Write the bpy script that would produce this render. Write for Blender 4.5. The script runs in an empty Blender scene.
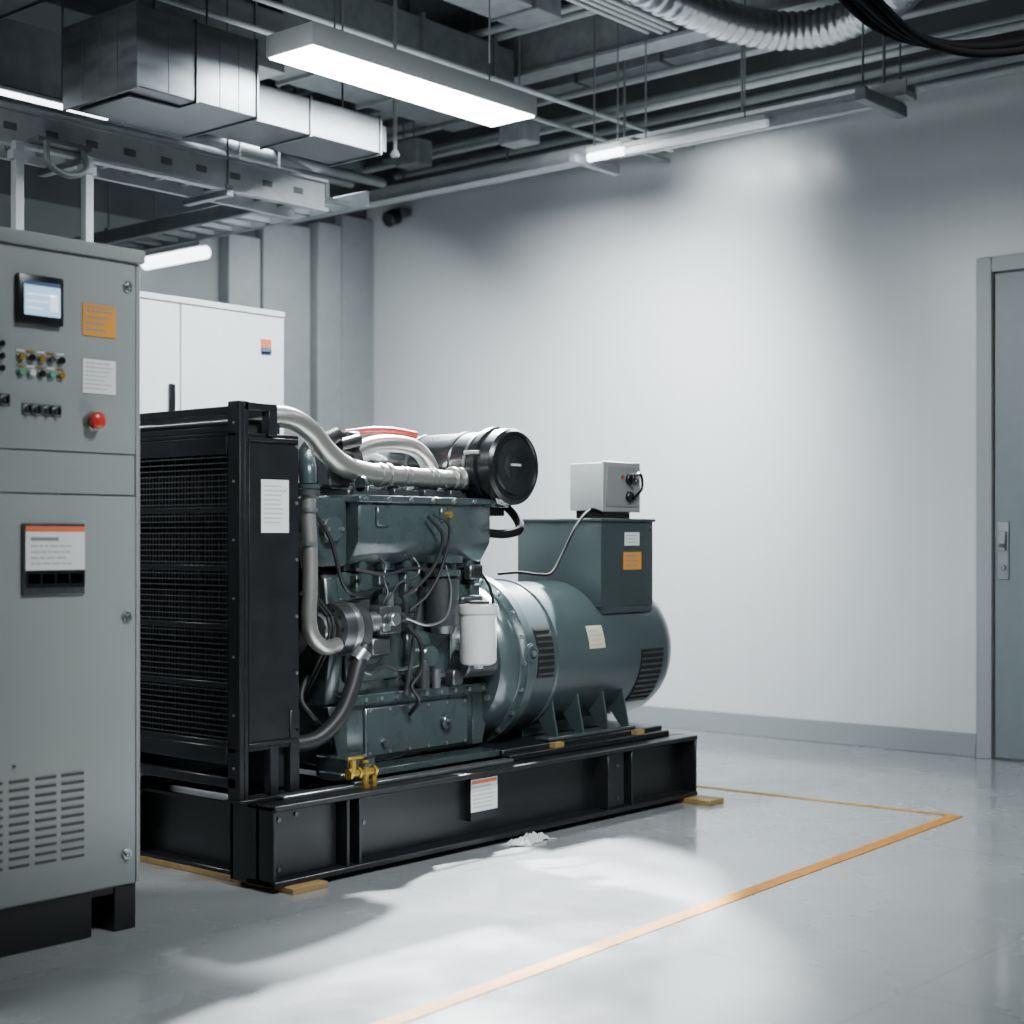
import bpy, bmesh, math, random
from mathutils import Vector, Matrix
random.seed(3)
SC = bpy.context.scene
COL = SC.collection

# ---------------------------------------------------------------- materials
def M(name, col, rough=.5, metal=0., noise=0., nscale=12., bump=0., emit=0., coat=0., rvar=0., stretch=(1,1,1), spec=.5):
    m = bpy.data.materials.new(name); m.use_nodes = True
    nt = m.node_tree; N = nt.nodes; L = nt.links
    p = N["Principled BSDF"]
    p.inputs["Base Color"].default_value = (*col, 1)
    p.inputs["Roughness"].default_value = rough
    p.inputs["Metallic"].default_value = metal
    p.inputs["Specular IOR Level"].default_value = spec
    if coat:
        p.inputs["Coat Weight"].default_value = coat; p.inputs["Coat Roughness"].default_value = .15
    if emit:
        p.inputs["Emission Color"].default_value = (*col, 1)
        p.inputs["Emission Strength"].default_value = emit
    if noise or bump or rvar:
        tc = N.new("ShaderNodeTexCoord"); mp = N.new("ShaderNodeMapping")
        mp.inputs["Scale"].default_value = stretch
        nz = N.new("ShaderNodeTexNoise"); nz.inputs["Scale"].default_value = nscale
        nz.inputs["Detail"].default_value = 5
        L.new(tc.outputs["Object"], mp.inputs[0]); L.new(mp.outputs[0], nz.inputs["Vector"])
        if noise:
            r = N.new("ShaderNodeValToRGB")
            r.color_ramp.elements[0].position = .3; r.color_ramp.elements[1].position = .7
            r.color_ramp.elements[0].color = (*[c*(1-noise) for c in col], 1)
            r.color_ramp.elements[1].color = (*[min(1, c*(1+noise)) for c in col], 1)
            L.new(nz.outputs["Fac"], r.inputs[0]); L.new(r.outputs[0], p.inputs["Base Color"])
        if rvar:
            mr = N.new("ShaderNodeMapRange")
            mr.inputs["From Min"].default_value = .3; mr.inputs["From Max"].default_value = .7
            mr.inputs["To Min"].default_value = max(.02, rough-rvar); mr.inputs["To Max"].default_value = rough+rvar
            L.new(nz.outputs["Fac"], mr.inputs[0]); L.new(mr.outputs[0], p.inputs["Roughness"])
        if bump:
            b = N.new("ShaderNodeBump"); b.inputs["Strength"].default_value = bump; b.inputs["Distance"].default_value = .01
            L.new(nz.outputs["Fac"], b.inputs["Height"]); L.new(b.outputs[0], p.inputs["Normal"])
    return m

green  = M("engine_green_paint", (.046,.066,.068), .28, .25, noise=.10, nscale=9, rvar=.04, coat=.5)
green2 = M("alternator_green_paint", (.054,.077,.081), .28, .25, coat=.6)
boxgreen = M("terminal_green_paint", (.036,.051,.053), .40, .15, noise=.04)
black  = M("black_powder_coat", (.011,.012,.014), .34, .1, noise=.1, nscale=15, rvar=.04)
wirem  = M("guard_wire_dark", (.075,.08,.085), .38, .5)
blackm = M("matt_black", (.006,.006,.007), .65)
rubber = M("black_rubber", (.010,.010,.011), .45)
rubm   = M("matt_cable_rubber", (.005,.005,.006), .8, spec=.1)
hosem  = M("dark_rubber_hose", (.018,.019,.021), .45, spec=.35)
plas   = M("black_plastic_gloss", (.008,.009,.010), .25)
core   = M("radiator_core", (.010,.008,.008), .6, .2, noise=.5, nscale=60)
silver = M("aluminised_pipe", (.50,.49,.46), .33, .85, noise=.04, nscale=6)
steel  = M("zinc_steel", (.40,.42,.43), .30, .9, noise=.08, nscale=18)
dsteel = M("dark_cast_steel", (.12,.13,.135), .34, .8, noise=.25, nscale=20)
cabp   = M("cabinet_grey_paint", (.240,.262,.259), .36, 0, noise=.03, nscale=4)
cabd   = M("cabinet_seam_dark", (.05,.055,.055), .6)
boxg   = M("light_grey_enclosure", (.26,.27,.27), .42, 0, noise=.03)
boxg2  = M("grey_enclosure_front", (.21,.22,.22), .42, 0, noise=.03)
whitec = M("white_cabinet_paint", (.70,.73,.75), .4, 0, noise=.02)
white  = M("white_plastic", (.55,.56,.55), .42)
paper  = M("paper_white", (.66,.67,.66), .6)
ink    = M("print_ink", (.20,.21,.22), .7)
inkl   = M("print_ink_light", (.40,.41,.41), .7)
orange = M("orange_sticker", (.58,.25,.03), .5)
redor  = M("red_orange_print", (.66,.14,.06), .5)
redb   = M("red_button_plastic", (.50,.03,.02), .25)
redh   = M("red_hose", (.32,.025,.02), .4)
blue   = M("blue_print", (.06,.12,.25), .5)
yellow = M("yellow_brass", (.38,.25,.035), .38, .6, noise=.3, nscale=30)
dgrn   = M("green_lamp", (.10,.30,.16), .4)
teal   = M("teal_print", (.12,.34,.36), .4)
screen = M("lcd_screen", (.36,.56,.74), .15, emit=1.1)
screenl= M("lcd_screen_text", (.75,.88,.95), .2, emit=1.0)
wood   = M("pine_wood", (.34,.22,.08), .6, noise=.2, nscale=8, stretch=(1,6,6))
galv   = M("galvanised_duct", (.115,.128,.137), .38, .6, noise=.22, nscale=5, rvar=.08, stretch=(1,1,4))
foil   = M("foil_duct", (.26,.28,.295), .30, .9)
cond   = M("painted_conduit", (.27,.30,.31), .45, .2, noise=.1)
condd  = M("dark_conduit", (.10,.113,.12), .5, .3, noise=.2)
beamm  = M("dark_steel_beam", (.09,.104,.112), .55, .2, noise=.2)
beaml  = M("grey_primer_beam", (.17,.19,.20), .5, .2, noise=.2)
tray   = M("galvanised_tray", (.22,.245,.255), .42, .5, noise=.12)
trayl  = M("pale_steel_channel", (.34,.365,.375), .45, .2, noise=.1)
lampb  = M("lamp_body_white", (.50,.53,.54), .4)
lampe  = M("lamp_diffuser", (.90,.97,1.), .5, emit=26)
lampe2 = M("tube_diffuser", (.90,.97,1.), .5, emit=7)
lampe3 = M("tube_diffuser_soft", (.80,.88,.92), .5, emit=.35)
doorp  = M("door_grey_blue", (.16,.195,.215), .4, noise=.03)
frame  = M("door_frame_grey", (.28,.31,.325), .4)
basebd = M("baseboard_grey", (.25,.275,.29), .4)
backw  = M("back_wall_grey", (.24,.265,.273), .5, noise=.06, nscale=2)
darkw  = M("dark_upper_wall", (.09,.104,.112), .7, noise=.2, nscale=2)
ceilm  = M("dark_ceiling", (.075,.088,.096), .8, noise=.2, nscale=3)
pilm   = M("column_grey", (.30,.325,.335), .5, noise=.05)
linem  = M("yellow_floor_paint", (.50,.20,.008), .5, noise=.25, nscale=30, spec=.15)
linef  = M("worn_yellow_floor_paint", (.40,.24,.05), .5, noise=.35, nscale=30, spec=.15)
creamm = M("cream_label",(.60,.54,.38),.5)

def wallmat():
    m = M("pale_wall_paint", (.56,.58,.60), .32, 0)
    nt=m.node_tree; N=nt.nodes; L=nt.links; p=N["Principled BSDF"]
    g=N.new("ShaderNodeNewGeometry"); mp=N.new("ShaderNodeMapping"); mp.inputs["Scale"].default_value=(1,6,.10)
    nz=N.new("ShaderNodeTexNoise"); nz.inputs["Scale"].default_value=2.5; nz.inputs["Detail"].default_value=5
    L.new(g.outputs["Position"],mp.inputs[0]); L.new(mp.outputs[0],nz.inputs["Vector"])
    r=N.new("ShaderNodeValToRGB"); r.color_ramp.elements[0].position=.3; r.color_ramp.elements[1].position=.7
    r.color_ramp.elements[0].color=(.590,.622,.636,1); r.color_ramp.elements[1].color=(.606,.638,.652,1)
    L.new(nz.outputs["Fac"],r.inputs[0]); L.new(r.outputs[0],p.inputs["Base Color"])
    b=N.new("ShaderNodeBump"); b.inputs["Strength"].default_value=.20; b.inputs["Distance"].default_value=.01
    L.new(nz.outputs["Fac"],b.inputs["Height"]); L.new(b.outputs[0],p.inputs["Normal"])
    return m
wallm=wallmat()
def floormat():
    m = M("polished_epoxy_floor", (.3,.32,.33), .2, 0)
    nt=m.node_tree; N=nt.nodes; L=nt.links; p=N["Principled BSDF"]
    p.inputs["Coat Weight"].default_value=.55; p.inputs["Coat Roughness"].default_value=.10
    g=N.new("ShaderNodeNewGeometry")
    nz=N.new("ShaderNodeTexNoise"); nz.inputs["Scale"].default_value=1.0; nz.inputs["Detail"].default_value=7; nz.inputs["Roughness"].default_value=.55
    L.new(g.outputs["Position"],nz.inputs["Vector"])
    r=N.new("ShaderNodeValToRGB"); r.color_ramp.elements[0].position=.3; r.color_ramp.elements[1].position=.7
    r.color_ramp.elements[0].color=(.260,.278,.283,1); r.color_ramp.elements[1].color=(.318,.336,.342,1)
    br=N.new("ShaderNodeTexBrick"); br.offset=0; br.inputs["Scale"].default_value=1
    br.inputs["Brick Width"].default_value=1.9; br.inputs["Row Height"].default_value=1.9; br.inputs["Mortar Size"].default_value=.004
    br.inputs["Color1"].default_value=(1,1,1,1); br.inputs["Color2"].default_value=(1,1,1,1); br.inputs["Mortar"].default_value=(.78,.78,.78,1)
    L.new(g.outputs["Position"],br.inputs["Vector"])
    mx=N.new("ShaderNodeMix"); mx.data_type='RGBA'; mx.blend_type='MULTIPLY'; mx.inputs[0].default_value=1
    L.new(nz.outputs["Fac"],r.inputs[0]); L.new(r.outputs[0],mx.inputs[6]); L.new(br.outputs["Color"],mx.inputs[7]); L.new(mx.outputs[2],p.inputs["Base Color"])
    n2=N.new("ShaderNodeTexNoise"); n2.inputs["Scale"].default_value=2.5; n2.inputs["Detail"].default_value=8
    L.new(g.outputs["Position"],n2.inputs["Vector"])
    mr=N.new("ShaderNodeMapRange"); mr.inputs["From Min"].default_value=.35; mr.inputs["From Max"].default_value=.65
    mr.inputs["To Min"].default_value=.16; mr.inputs["To Max"].default_value=.32
    L.new(n2.outputs["Fac"],mr.inputs[0]); L.new(mr.outputs[0],p.inputs["Roughness"])
    return m
floorm=floormat()

# ---------------------------------------------------------------- builder
WL={}
def catmull(P,n=7):
    P=[Vector(p) for p in P]
    if len(P)<3: return P
    Q=[P[0]*2-P[1]]+P+[P[-1]*2-P[-2]]; out=[]
    for i in range(1,len(Q)-2):
        a,b,c,d=Q[i-1:i+3]
        for k in range(n):
            t=k/n
            out.append(.5*((2*b)+(c-a)*t+(2*a-5*b+4*c-d)*t*t+(3*b-a-3*c+d)*t**3))
    out.append(P[-1]); return out
class B:
    def __init__(s): s.bm=bmesh.new(); s.m=[]
    def mi(s,mat):
        if mat not in s.m: s.m.append(mat)
        return s.m.index(mat)
    def merge(s,t,mat,smooth=False):
        i=s.mi(mat); vm={v:s.bm.verts.new(v.co) for v in t.verts}
        for f in t.faces:
            try: nf=s.bm.faces.new([vm[v] for v in f.verts])
            except ValueError: continue
            nf.material_index=i; nf.smooth=smooth
        t.free()
    def box(s,x0,x1,y0,y1,z0,z1,mat,bev=0,seg=1,rot=None):
        t=bmesh.new(); bmesh.ops.create_cube(t,size=1)
        c=Vector(((x0+x1)/2,(y0+y1)/2,(z0+z1)/2))
        for v in t.verts: v.co=Vector((v.co.x*(x1-x0),v.co.y*(y1-y0),v.co.z*(z1-z0)))
        if bev: bmesh.ops.bevel(t,geom=t.edges[:],offset=bev,segments=seg,affect='EDGES',profile=.5)
        for v in t.verts: v.co=(rot@v.co if rot else v.co)+c
        s.merge(t,mat)
    def prism(s,axis,pts,a0,a1,mat,bev=0):
        t=bmesh.new()
        f={'x':lambda p,a:(a,p[0],p[1]),'y':lambda p,a:(p[0],a,p[1]),'z':lambda p,a:(p[0],p[1],a)}[axis]
        A=[t.verts.new(f(p,a0)) for p in pts]; C=[t.verts.new(f(p,a1)) for p in pts]
        t.faces.new(A); t.faces.new(C[::-1]); n=len(pts)
        for i in range(n): t.faces.new([A[i],A[(i+1)%n],C[(i+1)%n],C[i]])
        bmesh.ops.recalc_face_normals(t,faces=t.faces[:])
        if bev: bmesh.ops.bevel(t,geom=t.edges[:],offset=bev,segments=1,affect='EDGES')
        s.merge(t,mat)
    def lathe(s,o,ax,prof,mat,seg=32,smooth=True):
        o=Vector(o); a=Vector(ax).normalized(); u=a.orthogonal().normalized(); w=a.cross(u)
        i=s.mi(mat); rings=[]
        for (t,r) in prof:
            if r<=1e-6: rings.append([s.bm.verts.new(o+a*t)])
            else: rings.append([s.bm.verts.new(o+a*t+(u*math.cos(2*math.pi*k/seg)+w*math.sin(2*math.pi*k/seg))*r) for k in range(seg)])
        def fc(v,sm):
            f=s.bm.faces.new(v); f.material_index=i; f.smooth=sm
        for A,C in zip(rings,rings[1:]):
            for k in range(seg):
                k2=(k+1)%seg
                if len(A)==1 and len(C)==1: break
                if len(A)==1: fc([A[0],C[k2],C[k]],smooth)
                elif len(C)==1: fc([A[k],A[k2],C[0]],smooth)
                else: fc([A[k],A[k2],C[k2],C[k]],smooth)
        if len(rings[0])>1: fc(rings[0][::-1],False)
        if len(rings[-1])>1: fc(rings[-1],False)
    def cyl(s,p0,p1,r,mat,seg=24,r1=None,bev=0):
        p0=Vector(p0); p1=Vector(p1); L=(p1-p0).length; r1=r if r1 is None else r1
        pr=[(0,r),(L,r1)]
        if bev: pr=[(0,r-bev),(bev,r),(L-bev,r1),(L,r1-bev)]
        s.lathe(p0,p1-p0,pr,mat,seg)
    def tube(s,P,r,mat,seg=12,n=7,rf=None):
        P=catmull(P,n); i=s.mi(mat); up=None; rings=[]; N=len(P)
        for k,p in enumerate(P):
            d=(P[min(k+1,N-1)]-P[max(k-1,0)]).normalized()
            if up is None: up=d.orthogonal().normalized()
            up=(up-d*up.dot(d)).normalized(); w=d.cross(up)
            rr=r*(rf(k,N) if rf else 1)
            rings.append([s.bm.verts.new(p+(up*math.cos(2*math.pi*j/seg)+w*math.sin(2*math.pi*j/seg))*rr) for j in range(seg)])
        for A,C in zip(rings,rings[1:]):
            for j in range(seg):
                f=s.bm.faces.new([A[j],A[(j+1)%seg],C[(j+1)%seg],C[j]]); f.material_index=i; f.smooth=True
        for rg in (rings[0][::-1],rings[-1]):
            f=s.bm.faces.new(rg); f.material_index=i
    def bolts(s,pts,ax,r,h,mat):
        for p in pts:
            p=Vector(p); s.cyl(p,p+Vector(ax)*h,r,mat,seg=8)
    def out(s,name,parent=None,label=None,cat=None,kind=None,group=None):
        bmesh.ops.recalc_face_normals(s.bm,faces=s.bm.faces[:])
        lo=Vector((1e9,)*3); hi=-lo
        for v in s.bm.verts:
            for q in range(3): lo[q]=min(lo[q],v.co[q]); hi[q]=max(hi[q],v.co[q])
        c=Vector(((lo.x+hi.x)/2,(lo.y+hi.y)/2,lo.z))
        for v in s.bm.verts: v.co-=c
        me=bpy.data.meshes.new(name); s.bm.to_mesh(me); s.bm.free()
        for m in s.m: me.materials.append(m)
        me.set_sharp_from_angle(angle=math.radians(42))
        o=bpy.data.objects.new(name,me); COL.objects.link(o)
        WL[o.name]=c.copy()
        if parent: o.parent=parent; o.location=c-WL[parent.name]
        else: o.location=c
        if label: o["label"]=label
        if cat and not parent: o["category"]=cat
        if kind: o["kind"]=kind
        if group: o["group"]=group
        return o
def thing(name,loc,label,cat,group=None):
    e=bpy.data.objects.new(name,None); e.empty_display_size=.1; COL.objects.link(e)
    e.location=loc; WL[e.name]=Vector(loc); e["label"]=label; e["category"]=cat
    if group: e["group"]=group
    return e
def dup(o,off,label=None):
    kids=[c for c in COL.objects if c.parent==o]
    n=o.copy(); COL.objects.link(n); n.location=o.location+Vector(off); WL[n.name]=WL[o.name]+Vector(off)
    if label: n["label"]=label
    for k in kids:
        c=k.copy(); COL.objects.link(c); c.parent=n
    return n
def sticker(b,x0,x1,z0,z1,y,base,rows,th=.003):
    b.box(x0,x1,y-th,y,z0,z1,base)
    for (a,c,d,e,mat) in rows:
        b.box(x0+(x1-x0)*a,x0+(x1-x0)*c,y-th-.0008,y-th+.0005,z0+(z1-z0)*d,z0+(z1-z0)*e,mat)
def textrows(z0,z1,n,mat,x0=.1,x1=.9):
    """rows of small unreadable print made of short word-length dashes"""
    r=[]; h=(z1-z0)/n
    for i in range(n):
        a=x0; end=x0+(x1-x0)*random.uniform(.7,1)
        while a<end-.03:
            w=random.uniform(.05,.16); r.append((a,min(end,a+w),z0+h*i+h*.34,z0+h*i+h*.66,mat)); a+=w+.025
    return r
def rods(par,pts,r=.006,top=4.7):
    for (x,y,z) in pts:
        b=B(); b.cyl((x,y,z),(x,y,top),r,condd,6); b.box(x-.018,x+.018,y-.018,y+.018,z-.004,z+.012,tray); b.out("hanger_rod",par)

# ---------------------------------------------------------------- room
def st(b,name,label=None): return b.out(name,kind="structure")
b=B(); b.box(-3,8.35,-3,8.65,-.1,0,floorm); st(b,"floor")
b=B(); b.box(-3,8.35,-3,8.65,4.7,4.8,ceilm); st(b,"ceiling")
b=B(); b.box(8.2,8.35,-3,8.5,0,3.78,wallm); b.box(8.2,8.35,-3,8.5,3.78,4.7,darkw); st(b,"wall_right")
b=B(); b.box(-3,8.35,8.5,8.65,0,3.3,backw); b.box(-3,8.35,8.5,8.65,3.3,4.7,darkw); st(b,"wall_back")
b=B(); b.box(8.18,8.2,3.66,8.5,0,.13,basebd,.003); st(b,"baseboard_right")
b=B(); b.box(8.18,8.2,-3,2.5,0,.13,basebd,.003); st(b,"baseboard_right_far")
b=B(); b.box(7.12,7.56,8.42,8.5,0,3.45,pilm,.006); st(b,"trim_1")
b=B(); b.box(7.60,7.83,8.38,8.5,0,3.5,pilm,.006); st(b,"trim_2")
b=B(); b.box(7.87,8.19,8.42,8.5,0,3.6,pilm,.006); st(b,"trim_3")
b=B(); b.box(6.80,7.08,8.40,8.5,0,3.3,pilm,.006); st(b,"trim_4")

door=thing("door_1",(8.2,3.1,0),"grey-blue steel door in a pale grey frame","door"); door["kind"]="structure"
b=B()
b.box(8.16,8.2,3.56,3.65,0,2.75,frame,.004); b.box(8.16,8.2,2.55,2.64,0,2.75,frame,.004); b.box(8.16,8.2,2.64,3.56,2.665,2.75,frame,.004)
b.box(8.165,8.175,3.552,3.562,0,2.665,cabd)
b.out("door_frame",door)
b=B(); b.box(8.175,8.2,2.645,3.548,.01,2.655,doorp,.003); b.out("door_leaf",door)
b=B(); b.box(8.165,8.175,3.465,3.53,.985,1.30,steel,.003)
b.box(8.150,8.166,3.478,3.518,1.14,1.25,steel,.003); b.box(8.14,8.166,3.484,3.512,1.16,1.18,dsteel,.002)
b.cyl((8.165,3.497,1.05),(8.15,3.497,1.05),.018,steel,20,bev=.002); b.box(8.148,8.151,3.494,3.50,1.04,1.06,cabd)
b.out("door_handle",door,label="flat rectangular chrome lock plate with latch")

b=B(); b.prism('z',[(.5,2.60),(6.38,2.915),(6.38,2.975),(.5,2.66)],0.0,.0025,linem)
b.prism('z',[(6.36,2.93),(6.405,2.93),(6.345,4.5),(6.30,4.5)],0.0,.0024,linef)
b.out("floor_marking",label="yellow painted safety line on polished grey floor",cat="floor marking")

# ---------------------------------------------------------------- control cabinet
cab=thing("control_cabinet",(2.44,4.35,0),"tall grey steel generator control cabinet with screen, buttons and vents","cabinet")
X0,X1=2.0,2.894
b=B(); b.box(X0,X1,4.015,4.7,.14,2.05,cabp,.004); b.out("body",cab)
b=B(); b.box(X0-.01,X1+.008,3.985,4.72,2.05,2.092,cabp,.006,2); b.out("top_cap",cab)
b=B()
b.box(X0,2.735,4.025,4.06,0,.138,black,.003); b.box(2.735,2.815,4.03,4.06,.118,.138,black)
b.box(2.815,X1,4.025,4.09,0,.138,black,.003)
b.box(X1-.02,X1-.003,4.09,4.60,.0,.138,blackm); b.box(X1-.06,X1,4.60,4.7,0,.138,black,.003)
b.box(X0,X1-.03,4.30,4.34,0,.138,blackm)
b.out("plinth",cab,label="black steel plinth frame with openings")
b=B(); b.box(X0,X1-.020,4.0,4.015,1.463,2.047,cabp,.003,2); ud=b.out("upper_door",cab)
b=B(); b.box(X0,X1-.020,4.003,4.015,1.337,1.459,cabp,.002); b.box(X1-.016,X1,4.003,4.015,.148,2.047,cabp,.002); b.out("middle_panel",cab)
b=B(); b.box(X0,X1-.020,4.0,4.015,.148,1.333,cabp,.003,2); b.box(2.452,2.46,3.996,4.001,.545,.553,cabd)
for r in range(11):
    z=.255+r*.0245
    for c0,c1 in ((2.10,2.20),(2.215,2.31),(2.33,2.42),(2.44,2.505),(2.525,2.595),(2.612,2.69)):
        b.box(c0,c1,3.9985,4.001,z,z+.0095,cabd,.0005)
        b.box(c0,c1,3.9965,4.001,z+.0095,z+.0115,cabp)
ld=b.out("lower_door",cab)
def lock(x,z,par):
    b=B(); b.cyl((x,4.0,z),(x,3.992,z),.017,steel,24,bev=.002); b.cyl((x,3.992,z),(x,3.984,z),.010,steel,24,bev=.002); b.box(x-.002,x+.002,3.983,3.985,z-.007,z+.007,cabd)
    b.out("lock",par,label="chrome quarter-turn lock")
lock(2.844,1.975,ud); lock(2.840,.965,ld); lock(2.840,.24,ld)
b=B(); b.box(2.458,2.608,3.978,4.0,1.825,1.968,plas,.006,2); b.box(2.476,2.594,3.9765,3.979,1.850,1.948,screen)
b.box(2.476,2.594,3.9758,3.977,1.936,1.948,blue)
for i in range(3): b.box(2.484,2.484+.05+.02*(i%3),3.9758,3.977,1.868+.020*i,1.873+.020*i,screenl)
b.box(2.56,2.586,3.9758,3.977,1.866,1.915,screenl)
b.out("display_screen",ud,label="small lit LCD in a black bezel")
b=B(); sticker(b,2.684,2.800,1.812,1.908,4.0,orange,textrows(.1,.88,4,ink)+[(.06,.94,.90,.93,ink)]); b.out("orange_label",ud)
b=B(); sticker(b,2.684,2.800,1.640,1.742,4.0,paper,textrows(.08,.95,7,inkl,.06,.94)); b.out("white_label",ud)
b=B(); b.box(2.478,2.688,3.990,4.0,1.038,1.248,dsteel,.003); sticker(b,2.486,2.684,1.062,1.240,3.990,paper,[(0,1,.91,1,redor),(0,1,0,.28,plas),(.08,.55,.76,.82,ink),(.04,.24,.06,.22,teal),(.28,.48,.06,.22,dgrn),(.52,.72,.06,.22,teal),(.76,.96,.06,.22,dsteel)]+textrows(.34,.72,4,inkl,.08,.92))
b.out("instruction_plate",ld,label="white and black instruction plate with red-orange header")
def button(x,z,col,r=.010,sq=False,tag=None):
    b=B(); b.cyl((x,4.0,z),(x,3.995,z),r*1.35,steel,20,bev=.001)
    b.cyl((x,3.995,z),(x,3.984,z),r,col,16,bev=.002)
    if sq: b.box(x-.0025,x+.0025,3.976,3.985,z-r,z+r,plas,.001); b.box(x-r*1.5,x+r*1.5,3.997,4.0,z-r*1.5,z+r*1.5,cabd,.001)
    if tag: b.box(x-r*1.2,x+r*1.2,3.998,4.0,z+r*1.5,z+r*2.0,tag)
    b.out("push_button" if not sq else "selector_switch",ud)
rows=[[yellow,plas,yellow,dsteel,plas],[dgrn,white,plas,dgrn,yellow]]
for j,rw in enumerate(rows):
    for i,c in enumerate(rw): button(2.476+i*.033,1.728-j*.044,c,.0105,tag=(yellow if (i+j)%2 else paper))
for x in (2.385,2.412):
    for z in (1.76,1.725,1.69): button(x,z,plas,.0095)
for x in (2.395,2.425): button(x,1.60,dsteel,.012,True)
for x in (2.497,2.527,2.564,2.594): button(x,1.578,dsteel,.0115,True)
b=B(); b.cyl((2.716,4.0,1.557),(2.716,3.985,1.557),.029,steel,28,bev=.003); b.lathe((2.716,3.985,1.557),(0,-1,0),[(0,.018),(.008,.018),(.010,.025),(.024,.025),(.031,.018),(.033,0)],redb,28)
b.out("emergency_button",ud,label="red mushroom emergency stop button")

# ---------------------------------------------------------------- white cabinet
wc=thing("storage_cabinet",(4.7,6.5,0),"tall white two-door metal cabinet","cabinet")
b=B(); b.box(4.05,5.383,6.22,6.9,0,2.36,whitec,.005); b.out("body",wc)
b=B(); b.box(4.05,4.715,6.2,6.22,.1,2.355,whitec,.003); d1=b.out("door",wc)
b=B(); b.box(4.725,5.383,6.2,6.22,.1,2.355,whitec,.003); d2=b.out("door",wc)
b=B(); b.box(4.645,4.68,6.185,6.2,1.80,1.96,plas,.004); b.out("handle",d1,label="black recessed handle")
b=B(); sticker(b,5.225,5.295,2.155,2.235,6.2,redor,[(0,1,0,.45,blue),(0.05,.95,.05,.2,paper)]); b.out("label_sticker",d2,label="orange and blue sticker")
b=B(); b.box(4.046,5.387,6.195,6.9,2.36,2.39,whitec,.004); b.out("cornice",wc)

# ---------------------------------------------------------------- wood, paper
for x0,x1,y0 in ((3.50,3.66,3.985),(5.90,6.02,3.90)):
    b=B(); b.box(x0,x1,y0,5.02,0,.022,wood,.002); b.out("wood_bearer",label="pale timber packing strip under the generator skid",cat="wood strip",group="timber strips under the skid")
b=B()
t=bmesh.new(); bmesh.ops.create_grid(t,x_segments=30,y_segments=14,size=.5)
for v in t.verts:
    x,y=v.co.x,v.co.y
    z=abs(math.sin(x*19+y*9)*math.cos(y*13-x*7))*.035+random.random()*.004
    v.co=Vector((4.72+x*.23+.02*math.sin(y*9),3.975+y*.065*(1+.4*math.sin(x*14))+.015*math.sin(x*8),.002+z*max(0,1-(2*abs(y))**3)*max(0,1-(2*abs(x))**4)))
b.merge(t,paper,True)
b.out("crumpled_paper",label="crumpled white paper lying on floor beside the skid",cat="paper")

# ---------------------------------------------------------------- GENERATOR
G=thing("generator_set",(4.73,4.52,.022),"dark green diesel generator on a black steel skid","generator")
ZB=.022
b=B()
def rail(y0,y1,web):
    b.box(3.46,6.0,y0,y1,ZB,ZB+.020,black,.003); b.box(3.46,6.0,y0,y1,.278,.30,black,.004)
    b.box(3.46,6.0,web,web+.014,ZB,.30,black)
rail(4.03,4.18,4.115); rail(4.87,5.0,4.94)
for x in (3.80,3.86,5.33,5.50): b.box(x,x+.014,4.040,4.12,ZB+.018,.282,black,.002)
b.box(3.46,3.475,4.04,4.27,ZB,.295,black,.003); b.box(3.46,3.62,4.25,4.27,ZB,.295,black,.003)
b.box(3.46,3.475,4.86,5.0,ZB,.295,black,.003)
b.box(3.55,3.562,4.25,4.9,ZB,.28,black); b.box(3.50,3.60,4.25,4.9,ZB,ZB+.016,black,.003); b.box(3.50,3.60,4.25,4.9,.264,.28,black,.003)
b.box(5.986,6.0,4.035,4.99,ZB,.298,black,.002)
b.box(5.36,5.47,4.060,4.115,ZB+.02,.278,black,.002)
for x in (4.1,4.75,5.3,5.7): b.box(x,x+.09,4.12,4.95,.2,.28,black)
b.box(3.475,3.79,4.085,4.115,ZB+.02,.278,black,.002)
b.box(3.40,3.72,4.14,4.22,.30,.312,black,.002); b.box(3.40,3.72,4.86,4.94,.30,.312,black,.002)
b.bolts([(3.52,4.085,.24),(3.60,4.085,.25),(3.52,4.085,.07),(3.95,4.115,.17),(5.42,4.06,.22),(5.60,4.115,.2),(5.42,4.06,.08)],(0,-1,0),.008,.006,dsteel)
skid=b.out("skid_frame",G,label="black steel channel base frame")
b=B(); b.box(4.50,4.655,4.082,4.115,.10,.265,black); sticker(b,4.498,4.653,.135,.262,4.082,paper,[(0.03,.97,.86,.97,redor)]+textrows(.08,.82,6,inkl,.06,.94)); b.out("warning_label",skid,label="white label with red header")
b=B(); b.box(3.56,4.78,4.10,4.15,.30,.314,steel,.003); b.out("mounting_rail",skid,label="bright steel flat bar")
b=B(); b.box(4.78,5.90,4.16,4.84,.30,.345,black,.004); b.box(4.78,5.90,4.12,4.20,.30,.325,black,.003)
b.box(5.08,5.14,4.13,4.2,.325,.345,wood); b.box(5.66,5.72,4.13,4.2,.325,.345,wood)
b.out("alternator_base",skid)

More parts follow.
